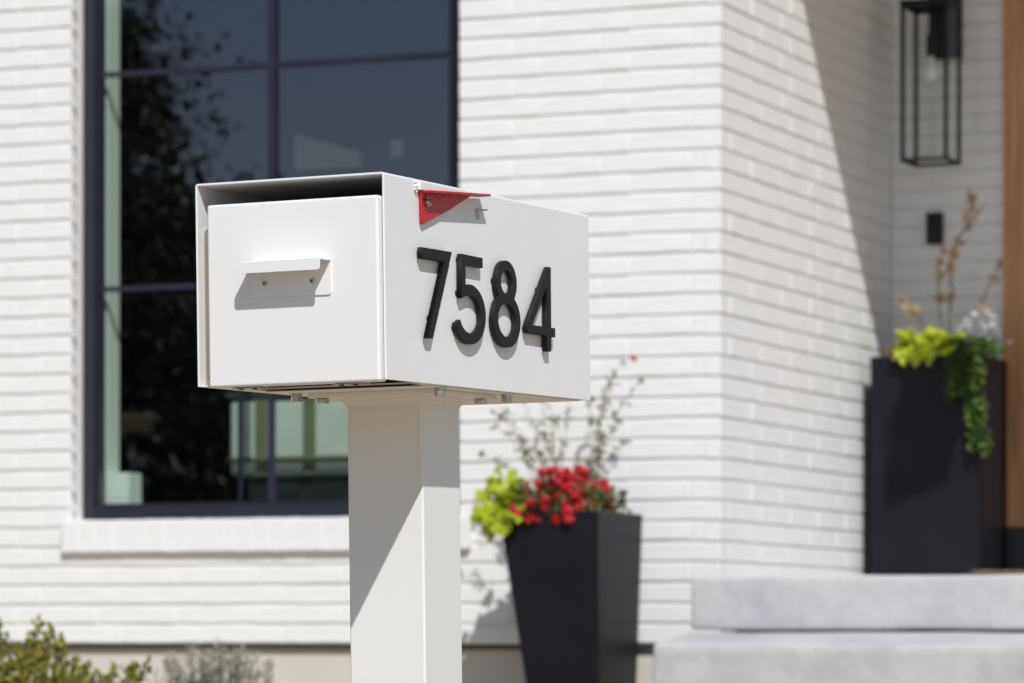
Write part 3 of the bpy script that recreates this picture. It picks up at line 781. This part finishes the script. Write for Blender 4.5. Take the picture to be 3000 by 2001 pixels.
# path light peeking at the bottom edge
pl = empty('path_light', (0, 0, 0)); tag(pl, 'black mushroom path light barely showing at the bottom edge between shrubs', 'path light')
px_, py_ = -0.83, 10.1; pl.location = (px_, py_, gz(px_, py_)); top_ = ZC - 0.103 - gz(px_, py_)
g = G(); seg = 20; prof = [(top_ - .03, .052), (top_ - .022, .055), (top_ - .008, .045), (top_, .018)]
vs = [(r * math.cos(6.2832 * k / seg), r * math.sin(6.2832 * k / seg), z) for z, r in prof for k in range(seg)]
g.add(vs, [(i * seg + k, i * seg + (k + 1) % seg, (i + 1) * seg + (k + 1) % seg, (i + 1) * seg + k) for i in range(3) for k in range(seg)] + [tuple(range(3 * seg, 4 * seg)), tuple(range(seg - 1, -1, -1))])
g.build('shade', M['lantern'], pl, smooth=True)
g = G(); g.tube([(0, 0, 0), (0, 0, top_ - .031)], .012, seg=10); g.build('post', M['lantern'], pl)

# unseen hanging box, added to cast a diagonal shadow on the tall planter
t = empty('hanging_shade_box', uvw(1.14, 0.235, 2.30), Euler((0, 0, -HA + R(22)))); tag(t, 'dark leafy box added on rods under the porch roof to shade the tall planter', 'planter')
boxo('box', (-.10, .10, -.14, .14, 0, .17), M['planter'], t, bevel=.006)
g = G()
for (x, y) in ((-.09, -.13), (.09, -.13), (-.09, .13), (.09, .13)): g.tube([(x, y, .1705), (0, 0, .42)], .003, seg=5)
g.tube([(0, 0, .40), (0, 0, 1.03)], .005, seg=6); g.build('hanger', M['lantern'], t)
g = G()
for i in range(260):
    g.leaf((rnd.uniform(-.10, .10), rnd.uniform(-.13, .13), .17 + rnd.uniform(0, .07)), randdir(), randdir(), .03, .02)
g.build('foliage', M['leaf_green'], t)

# ------------------------------------------------------------------ things inside the room
t = empty('sofa', uvw(-1.66, .50, -0.15), Euler((0, 0, -HA))); tag(t, 'pale sofa back with olive stripes seen through the window glass', 'sofa')
z0 = .15
def cushion(name, x0, x1, y0, y1, za, zb, m):
    return boxo(name, (x0, x1, y0, y1, za, zb), m, t, bevel=.028, seg=4)
cushion('back', -.44, .62, .10, .26, z0 + .60, z0 + .885, M['fabric_white'])
boxo('top_rail', (-.45, .63, .09, .27, z0 + .886, z0 + .91), M['interior'], t, bevel=.005)
for x in (-.305, -.113, .085, .28):
    boxo('stripe', (x - .024, x + .024, .093, .099, z0 + .605, z0 + .88), M['fabric_olive'], t, bevel=.002)
g = G(); g.tube([(-.44, .094, z0 + .665), (.62, .094, z0 + .665)], .009, seg=8); g.build('piping', M['fabric_olive'], t)
boxo('base', (-.38, .60, .12, .7, 0.0, z0 + .595), M['darksteel'], t, bevel=.01)
t = empty('slim_post', uvw(-1.915, .33, -0.15)); tag(t, 'slim dark upright post standing inside the window in front of the sofa', 'post')
g = G(); g.tube([(0, 0, .01), (0, 0, 1.2)], .011, seg=10); g.build('rod', M['muntin'], t)
g = G(); g.tube([(0, 0, 0), (0, 0, .012)], .09, seg=20); g.build('foot', M['muntin'], t)
t = empty('wall_panel', uvw(-2.365, 2.0, 1.955), Euler((0, 0, -HA))); tag(t, 'faint pale panel with sloping top deep inside the upper right window pane', 'panel')
g = G(); g.prism([(-.145, -.06), (.145, -.06), (.14, .0), (-.145, .085)], 0.0, .04, 'y'); g.build('board', M['trim'], t)
g = G(); g.box(.28, .33, 0, .03, -.03, .04); g.build('small_board', M['trim'], t)
g = G(); g.box(-.10, -.07, .041, .10, -2.0, -.05); g.build('stand', M['interior'], t)
t = empty('cushion', uvw(-2.50, .62, 0.20)); tag(t, 'dim rust coloured cushion inside the room at the lower left of the window', 'cushion')
boxo('cover', (-.075, .075, -.06, .06, .555, .645), M['rust_fabric'], t, bevel=.03, seg=4)
boxo('stand', (-.012, .012, -.012, .012, -.35, .554), M['black_num'], t)

# ------------------------------------------------------------------ what the window mirrors: trees and a house over the road
def tree(name, base, height, crown_r, label, trunkr=.14, n=5200, leafm='tree_leaf', cone=False, low=.22):
    t = empty(name, base); tag(t, label, 'tree'); g = G(); gl = G()
    g.tube([(0, 0, 0), (.05, .03, height * .35), (-.03, .02, height * .7), (0, 0, height * .97)], trunkr, trunkr * .15, seg=8)
    cl = []
    for i in range(120):
        hz = low + (1 - low) * rnd.random(); rr = crown_r * ((1 - hz) ** .75 * 1.5 + .06 if cone else math.sin(max(.05, (hz - low) / (1 - low)) * math.pi) ** .6)
        a = rnd.uniform(0, 6.283); c = Vector((math.cos(a) * rr * rnd.uniform(.3, .9), math.sin(a) * rr * rnd.uniform(.3, .9), hz * height)); cl.append((c, rnd.uniform(.10, .24) * crown_r))
        g.tube([(0, 0, c.z * .8), c * .5 + Vector((0, 0, c.z * .42)), c], trunkr * .25, .01, seg=5)
    for i in range(n):
        c, r_ = rnd.choice(cl); p = c + Vector((rnd.gauss(0, 1), rnd.gauss(0, 1), rnd.gauss(0, .8))) * r_ * .8
        gl.leaf(p, randdir(), randdir(), rnd.uniform(.07, .14), rnd.uniform(.04, .08))
    g.build('trunk', M['bark'], t); gl.build('crown', M[leafm], t)
def mirror_pos(u, dist, ang):
    """point met by a ray leaving the window at u with the given angle from its normal (towards +... left side)"""
    p = uvw(u, 0.1, 0); d = (-E2 * math.cos(R(ang)) - E1 * math.sin(R(ang))); q = p + d * dist; return (q.x, q.y, 0)
mp_ = mirror_pos(-2.36, 22, 29.6); tree('street_tree', mp_, 6.2, 2.7, 'tall dark evergreen mirrored at the left of the window', n=85000, cone=True, low=.04)
mp_ = mirror_pos(-2.1, 21, 30.5); tree('street_tree', mp_, 4.3, 2.3, 'lower bushy tree mirrored beside the tall evergreen', n=45000, low=.06)
gl = G()
for i in range(26):
    mp_ = Vector(mirror_pos(-1.7, 20 + rnd.uniform(-1.5, 1.5), 46 - i * 1.15)); hh = 2.5 + .4 * math.sin(i * 2.1) + rnd.uniform(-.2, .2)
    for q in range(620):
        d = randdir(0); p = mp_ + Vector((d.x * rnd.uniform(.3, .95), d.y * rnd.uniform(.3, .95), rnd.random() ** .8 * hh * (1 - .25 * abs(d.x))))
        gl.leaf(p, randdir(), randdir(), rnd.uniform(.14, .26), rnd.uniform(.10, .18))
o = gl.build('hedge', M['tree_leaf']); tag(o, 'dark hedge mirrored in the lower window glass', 'hedge', kind='stuff')
p = mirror_pos(-1.3, 42, 24.3)
t = empty('far_house', p, Euler((0, 0, R(-30)))); tag(t, 'low pale house with grey roof across the street', 'house')
boxo('wall', (-5, 5, -4, 4, 0, 3.0), M['stucco'], t)
g = G(); g.prism([(-4.5, 3.0), (4.5, 3.0), (0, 4.9)], -5.4, 5.4, 'x'); g.build('roof', M['roof'], t, normals=True)
boxo('garage_door', (-2, 1.2, 4.0, 4.06, 0, 2.3), M['trim'], t); boxo('window', (2.4, 3.8, 4.0, 4.05, 1.0, 2.2), M['frame'], t)

# ================================================================== MAILBOX
Rm = Matrix(((0.903833, 0.42768, -0.01321), (-0.427817, 0.903807, -0.01022), (0.007569, 0.014889, 0.999861)))
Om = Vector((-0.142545, 4.35, 0.298992 + ZC))
Bm = Vector((-0.1185, 0.275, -(Om.z) - 0.004))
mb = empty('mailbox'); mb.matrix_world = Matrix.Translation(Om + Rm @ Bm) @ Rm.to_4x4()
tag(mb, 'white metal mailbox numbered 7584 on a square white post with red flag', 'mailbox')
LOC = -Bm
BW, BHt, BLn = 0.24613, 0.23511, 0.56565; T = 0.0026
mp_m, mp2 = M['metal_paint'], M['metal_paint2']
# shell: folded sleeve, left-top-right
def arc(cx, cz, r, a0, a1, n=4): return [(cx + r * math.cos(R(a0 + (a1 - a0) * i / n)), cz + r * math.sin(R(a0 + (a1 - a0) * i / n))) for i in range(n + 1)]
r1 = .0035
outer = [(0, 0)] + arc(-r1, BHt - r1, r1, 0, 90) + arc(-BW + r1, BHt - r1, r1, 90, 180) + [(-BW, 0)]
r2 = .0012
inner = [(-T, 0)] + arc(-T - r2, BHt - T - r2, r2, 0, 90) + arc(-BW + T + r2, BHt - T - r2, r2, 90, 180) + [(-BW + T, 0)]
g = G(); n = len(outer)
vs = [(x, 0, z) for x, z in outer] + [(x, 0, z) for x, z in inner] + [(x, BLn, z) for x, z in outer] + [(x, BLn, z) for x, z in inner]
fs = []
for i in range(n - 1):
    fs += [(i, i + 1, n + i + 1, n + i), (2 * n + i, 3 * n + i, 3 * n + i + 1, 2 * n + i + 1), (i, 2 * n + i, 2 * n + i + 1, i + 1), (n + i, n + i + 1, 3 * n + i + 1, 3 * n + i)]
fs += [(0, n, 3 * n, 2 * n), (n - 1, 3 * n - 1, 4 * n - 1, 2 * n - 1)]
g.add(vs, fs); shell = g.build('shell', mp_m, mb, LOC, bevel=.0006, normals=True)
boxo('slot_shade_plate', (-BW + T + .011, -T - .0036, .06, .50, .175, .177), M['inner'], mb, LOC)  # dark plates added to block light and deepen the shade behind the slot
boxo('slot_shade_plate', (-BW + T + .011, -T - .0036, .0601, .062, .0125, .1745), M['inner'], mb, LOC)
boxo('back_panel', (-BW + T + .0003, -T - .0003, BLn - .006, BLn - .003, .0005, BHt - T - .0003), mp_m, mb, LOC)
boxo('slot_shade_plate', (-BW + T + .004, -T - .004, .014, .54, .010, .012), M['inner'], mb, LOC)
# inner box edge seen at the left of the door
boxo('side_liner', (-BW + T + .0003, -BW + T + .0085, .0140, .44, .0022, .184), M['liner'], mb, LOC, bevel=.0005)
boxo('side_liner', (-T - .0035, -T - .0003, .020, .44, .0022, .184), M['inner'], mb, LOC, bevel=.0005)  # right liner coloured dark to deepen the slot's shade
# underside: turned-in flanges and floor sheet
g = G(); g.box(-BW + T, -.2265, 0.004, BLn - .007, .0002, .0020); g.box(-.019, -T, .10, BLn - .007, .0002, .0020); g.build('bottom_flange', mp2, mb, LOC)
boxo('floor_sheet', (-.2262, -.0055, .127, .545, -.0012, .0019 - .0021 + .0002), mp2, mb, LOC, bevel=.0004)
boxo('floor_sheet_top', (-.2400, -.0040, .1275, .558, .0022, .0042), mp2, mb, LOC)
boxo('mounting_plate', (-.198, -.030, .180, .350, -.0072, -.0013), mp2, mb, LOC, bevel=.0007)
# post
pst = G(); pst.box(-.1693, -.0677, .2242, .3258, -(Om.z) - .03, -.0073); post = pst.build('post', mp2, mb, LOC, bevel=.0028, seg=4)
g = G()   # weld bead: wavy fillet round the post head
cx, cy = -.1185, .275; hw = .0508
N_ = 120; ringA, ringB, ringC = [], [], []
for i in range(N_):
    s = i / N_ * 4; k = int(s); f = s - k
    cs = [(-1, -1), (1, -1), (1, 1), (-1, 1)]; a = Vector(cs[k]); b2 = Vector(cs[(k + 1) % 4]); q = a.lerp(b2, f)
    wob = .0008 * math.sin(i * 2.3) + .0006 * math.sin(i * 5.1)
    ringA.append((cx + q.x * (hw + .0085 + wob), cy + q.y * (hw + .0085 + wob), -.0072)); ringB.append((cx + q.x * (hw + .004 + wob), cy + q.y * (hw + .004 + wob), -.0105)); ringC.append((cx + q.x * (hw + .0002), cy + q.y * (hw + .0002), -.0160 + wob))
g.add(ringA + ringB + ringC, [(i, (i + 1) % N_, N_ + (i + 1) % N_, N_ + i) for i in range(N_)] + [(N_ + i, N_ + (i + 1) % N_, 2 * N_ + (i + 1) % N_, 2 * N_ + i) for i in range(N_)])
g.build('weld_bead', mp2, post, None, smooth=True, normals=True)
g = G(); g.box(-.1725, -.0645, .221, .329, -(Om.z) - .01, -(Om.z) + .012); 
boxo('base_plate', (-.1985, -.0385, .195, .355, -(Om.z) - .012, -(Om.z) + .0045), mp2, mb, LOC)
# bolts
def hexbolt(x, y, ztop, washer, r=.0072, h=.0062, rot=0.0):
    b_ = G(); b_.prism([(x + r * math.cos(rot + k * math.pi / 3), y + r * math.sin(rot + k * math.pi / 3)) for k in range(6)], ztop - washer - h, ztop - washer, 'z')
    o = b_.build('bolt', M['steel'], mb, LOC, bevel=.0006, normals=True)
    if washer > .001:
        w2 = G(); w2.tube([(x, y, ztop - washer), (x, y, ztop - .0002)], .0062, seg=18); w2.build('washer', M['steel'], o)
        w3 = G(); w3.tube([(x, y, ztop - washer * .4), (x, y, ztop - .0001)], .0080, seg=18); w3.build('washer', M['steel'], o)
hexbolt(-.2125, .178, -.0012, .003, .0070, .0068, .2); hexbolt(-.0165, .170, -.0012, .003, .0070, .0068, .5); hexbolt(-.0165, .352, -.0012, .003, .0070, .0068, .1)
hexbolt(-.1835, .1885, -.0072, .0005, .0085, .0058, .35); hexbolt(-.0345, .316, -.0072, .0005, .0085, .0058, .15)
# ceiling bolts glimpsed inside the slot
for (x, y) in ((-.150, .10), (-.105, .10)):
    g = G(); g.tube([(x, y, .004), (x, y, .010)], .006, seg=12); g.build('rivet', mp2, mb, LOC)
# door
dg = G(); dg.box(-.2268, -.0042, -.008, .011, -.0022, .2088); door = dg.build('door', mp_m, mb, LOC, bevel=.0034, seg=4)
dm = G(); dm.box(-.2262, -.0048, -.0076, .0108, .2092 - .001, .2090) 
# handle, a folded strip of sheet
hx0, hx1 = -.1684, -.0643; th = .0016
def rplate(x0, x1, z0, z1, r):
    return [(x0, z1), (x0, z0 + r)] + arc(x0 + r, z0 + r, r, 180, 270) + arc(x1 - r, z0 + r, r, 270, 360) + [(x1, z1)]
g = G(); g.prism(rplate(hx0, hx1, .0985, .1369, .003), -.0098, -.0081, 'y'); g.prism(rplate(hx0, hx1, .1249, .1369, .003), -.0368, -.0352, 'y')
g.prism([(-.0081, .13691), (-.0081, .1372), (-.0087, .1385), (-.0358, .1385), (-.0368, .1375), (-.0368, .13691)], hx0, hx1, 'x')
hd = g.build('handle', mp_m, door, bevel=.0005, seg=2, normals=True)
# lip and plate corners rounded: small quarter fillets cut by a shorter lip
def pan_screw(x, y, z, nrm, parent, rad=.0029, mt=None, name='screw'):
    mt = mt or M['screwpaint']; g = G(); seg = 18; prof = [(0.0, 1.0), (.72, 1.0), (.86, .92), (.95, .5), (.97, 0.02)]
    d = Vector(nrm); a = d.orthogonal().normalized(); b2 = d.cross(a)
    vs = []
    for h, rr in prof:
        for k in range(seg):
            q = Vector((x, y, z)) + d * (h * rad * .8) + (a * math.cos(6.2832 * k / seg) + b2 * math.sin(6.2832 * k / seg)) * rad * rr; vs.append(q)
    g.add(vs, [(i * seg + k, i * seg + (k + 1) % seg, (i + 1) * seg + (k + 1) % seg, (i + 1) * seg + k) for i in range(4) for k in range(seg)] + [tuple(range(4 * seg, 5 * seg))])
    # cross recess
    o = g.build(name, mt, parent, smooth=True, normals=True)
    return o
def cross(x, y, z, nrm, parent, s=.0013, ang=.5):
    d = Vector(nrm); a = d.orthogonal().normalized(); b2 = d.cross(a); g = G()
    for k in range(2):
        u_ = a * math.cos(ang + k * math.pi / 2) + b2 * math.sin(ang + k * math.pi / 2); v_ = d.cross(u_); c = Vector((x, y, z)) + d * (.0001 * k)
        q = [c + u_ * s + v_ * s * .28, c - u_ * s + v_ * s * .28, c - u_ * s - v_ * s * .28, c + u_ * s - v_ * s * .28]
        g.add(q + [p - d * .0004 for p in q], [(0, 1, 2, 3), (7, 6, 5, 4), (0, 4, 5, 1), (1, 5, 6, 2), (2, 6, 7, 3), (3, 7, 4, 0)])
    return g.build('screw_recess', M['darksteel'], parent)
for x in (-.1495, -.0876):
    pan_screw(x, -.0098, .1148, (0, -1, 0), door, .0034); cross(x, -.0098 - .0031, .1148, (0, -1, 0), door, .0017)
# hinges under the door
for x0 in (-.199, -.068):
    g = G(); g.box(x0, x0 + .036, -.003, .012, -.0040, -.0030); g.tube([(x0, .0125, -.0030), (x0 + .040, .0125, -.0030)], .0016, seg=10)
    h_ = g.build('hinge', M['steel'], mb, LOC)
    for dx in (.009, .027):
        g = G(); g.tube([(x0 + dx, .003, -.0052), (x0 + dx, .003, -.0040)], .0031, seg=14); g.build('hinge_screw', M['darksteel'], h_)

# numerals 7 5 8 4 on the right side, cut plates standing off the wall
def numeral(splines, label):
    cu = bpy.data.curves.new('numeral', 'CURVE'); cu.dimensions = '2D'; cu.fill_mode = 'BOTH'; cu.extrude = .0026; cu.bevel_depth = .00045; cu.bevel_resolution = 2; cu.offset = -.00045
    for sp in splines:
        s = cu.splines.new('POLY'); s.points.add(len(sp) - 1); s.use_cyclic_u = True
        for p, (a, b) in zip(s.points, sp): p.co = (a / 1000., b / 1000., 0, 1)
    tmp = bpy.data.objects.new('tmp', cu); COL.objects.link(tmp)
    me = bpy.data.meshes.new_from_object(tmp, depsgraph=bpy.context.evaluated_depsgraph_get()); bpy.data.objects.remove(tmp)
    for v in me.vertices: v.co = Vector((.0085 - .00305 + v.co.z, v.co.x, v.co.y))
    me.update(); bm = bmesh.new(); bm.from_mesh(me); bmesh.ops.remove_doubles(bm, verts=bm.verts, dist=1e-6); bmesh.ops.recalc_face_normals(bm, faces=bm.faces); bm.to_mesh(me); bm.free()
    me.materials.clear()
    o = link('numeral', me, M['black_num'], mb, LOC); o['label'] = label
    return o
def ell(cx, cz, rx, rz, a0, a1, n): return [(cx + rx * math.cos(R(a0 + (a1 - a0) * i / n)), cz + rz * math.sin(R(a0 + (a1 - a0) * i / n))) for i in range(n + 1)]
n7 = numeral([[(77, 155.4), (155.5, 155.8), (102.3, 51.7), (88.6, 51.7), (135, 143.1), (77, 142.7)]], 'black numeral 7')
a_o0 = math.degrees(math.acos((191 - 203) / 42.0)); a_i0 = math.degrees(math.acos((190.5 - 203) / 29.3))
n5 = numeral([[(180.2, 155.8), (238, 155.0), (238, 142.9), (191.3, 143.3)] + ell(203, 86, 42, 35.3, a_o0, -158, 40) + ell(203, 86, 29.3, 22.6, -160, a_i0, 34) + [(179.3, 103.2)]], 'black numeral 5')
up_ = ell(304, 130.5, 28.5, 26.5, -90, 270, 90); lo_ = ell(304, 85, 38, 32.6, -90, 270, 90)
inside = lambda p, c: ((p[0] - c[0]) / c[2]) ** 2 + ((p[1] - c[1]) / c[3]) ** 2 < 1
U_ = (304, 130.5, 28.5, 26.5); L__ = (304, 85, 38, 32.6)
upk = [p for p in up_[:-1] if not inside(p, L__)]; lok_ = [p for p in ell(304, 85, 38, 32.6, 90, 450, 90)[:-1] if not inside(p, U_)]
n8 = numeral([upk + lok_, ell(304, 131, 16.3, 14.2, 0, 360, 40)[:-1][::-1], ell(304, 85.2, 24.7, 20.3, 0, 360, 48)[:-1][::-1]], 'black numeral 8')
n4 = numeral([[(423.5, 158.3), (431.4, 158.3), (430.6, 84), (442.3, 84), (442.2, 72.4), (430.2, 72.4), (429.6, 54.2), (416.8, 54.2), (416.8, 73.2), (361, 73.6), (360.2, 84)],
              [(418.2, 134), (417.4, 84), (376.2, 83.8)]], 'black numeral 4')
for nn, pts in ((n7, ((84, 149), (107, 75))), (n5, ((186, 149), (232, 149), (183, 110), (172, 68))), (n8, ((304, 151), (304, 58), (280, 131))), (n4, ((405, 128), (367, 79), (423, 62)))):
    for (y, z) in pts:
        g = G(); g.tube([(.0001, y / 1000, z / 1000), (.0030, y / 1000, z / 1000)], .0042, seg=16); g.build('standoff', M['black_num'], nn)

# red flag: vertical web and outward flange
web = [(84.6, 219.2), (84.8, 184.6), (86.2, 183.2), (89.5, 182.8), (163, 207.0), (222, 229.5), (222, 226.9 + 2.0)]
web = [(84.6, 218.6), (85.0, 184.8), (86.2, 183.4), (89.0, 182.9), (163, 207.0), (216, 226.8)]
g = G(); g.prism([(a / 1000, b / 1000) for a, b in web], .0022, .0050, 'x'); fl = g.build('flag', M['red'], mb, LOC, bevel=.0006, normals=True)
zt = lambda y: (219.6 + (y - 84.6) * .0620) / 1000
pl_ = [(.0022, 86), (.0120, 80), (.0178, 80.5), (.0180, 83), (.0180, 243), (.0052, 246.5), (.0022, 246.5)]
g = G(); n = len(pl_)
g.add([(x, y / 1000, zt(y) - .0014) for x, y in pl_] + [(x, y / 1000, zt(y) + .0013) for x, y in pl_],
      [tuple(range(n - 1, -1, -1)), tuple(range(n, 2 * n))] + [(i, (i + 1) % n, n + (i + 1) % n, n + i) for i in range(n)])
g.build('flag_flange', M['red'], fl, bevel=.0005, normals=True)
pan_screw(.0070, .0975, .2085, (1, 0, 0), fl, .0040, M['steel'], 'flag_screw')
g = G(); g.tube([(.005, .0975, .2085), (.0074, .0975, .2085)], .0052, seg=18); g.build('flag_washer', M['steel'], fl)
cross(.0070 + .0034, .0975, .2085, (1, 0, 0), fl, .0016, .3)
# white plastic clip with small knobs
g = G(); g.box(.0002, .0060, .0795, .0935, .2215, .2315); cl_ = g.build('clip', M['white_plastic'], mb, LOC, bevel=.001)
for (y, z, r_) in ((.0765, .2305, .0021), (.0770, .2262, .0024), (.0755, .2222, .0016), (.0778, .2195, .0014)):
    bm = bmesh.new(); bmesh.ops.create_icosphere(bm, subdivisions=2, radius=r_, matrix=Matrix.Translation((.0020, y, z)))
    me = bpy.data.meshes.new('clip_knob'); bm.to_mesh(me); bm.free(); link('clip_knob', me, M['white_plastic'], cl_, smooth=True)
g = G(); g.tube([(.0002, .2405, .2115), (.0040, .2500, .2132), (.0065, .2565, .2138)], .0013, .0009, seg=8)
g.tube([(.0002, .236, .2115), (.0022, .243, .2120)], .0022, .0017, seg=8)
g.tube([(.0015, .239, .210), (.0018, .236, .2065), (.0015, .2375, .2030), (.0016, .2430, .2025), (.0018, .2435, .2060), (.0015, .2425, .2095)], .0005, seg=5)
g.tube([(.0015, .2405, .207), (.0018, .2400, .2040), (.0015, .2425, .2015)], .0007, seg=5)
g.build('flag_stop', M['glue'], mb, LOC, smooth=True)
# mud dot on the rim
g = G(); g.tube([(-.105, .001, BHt - .0005), (-.103, .001, BHt + .0008), (-.0995, .001, BHt - .0004)], .0006, seg=5); g.build('rim_speck', M['darksteel'], shell)
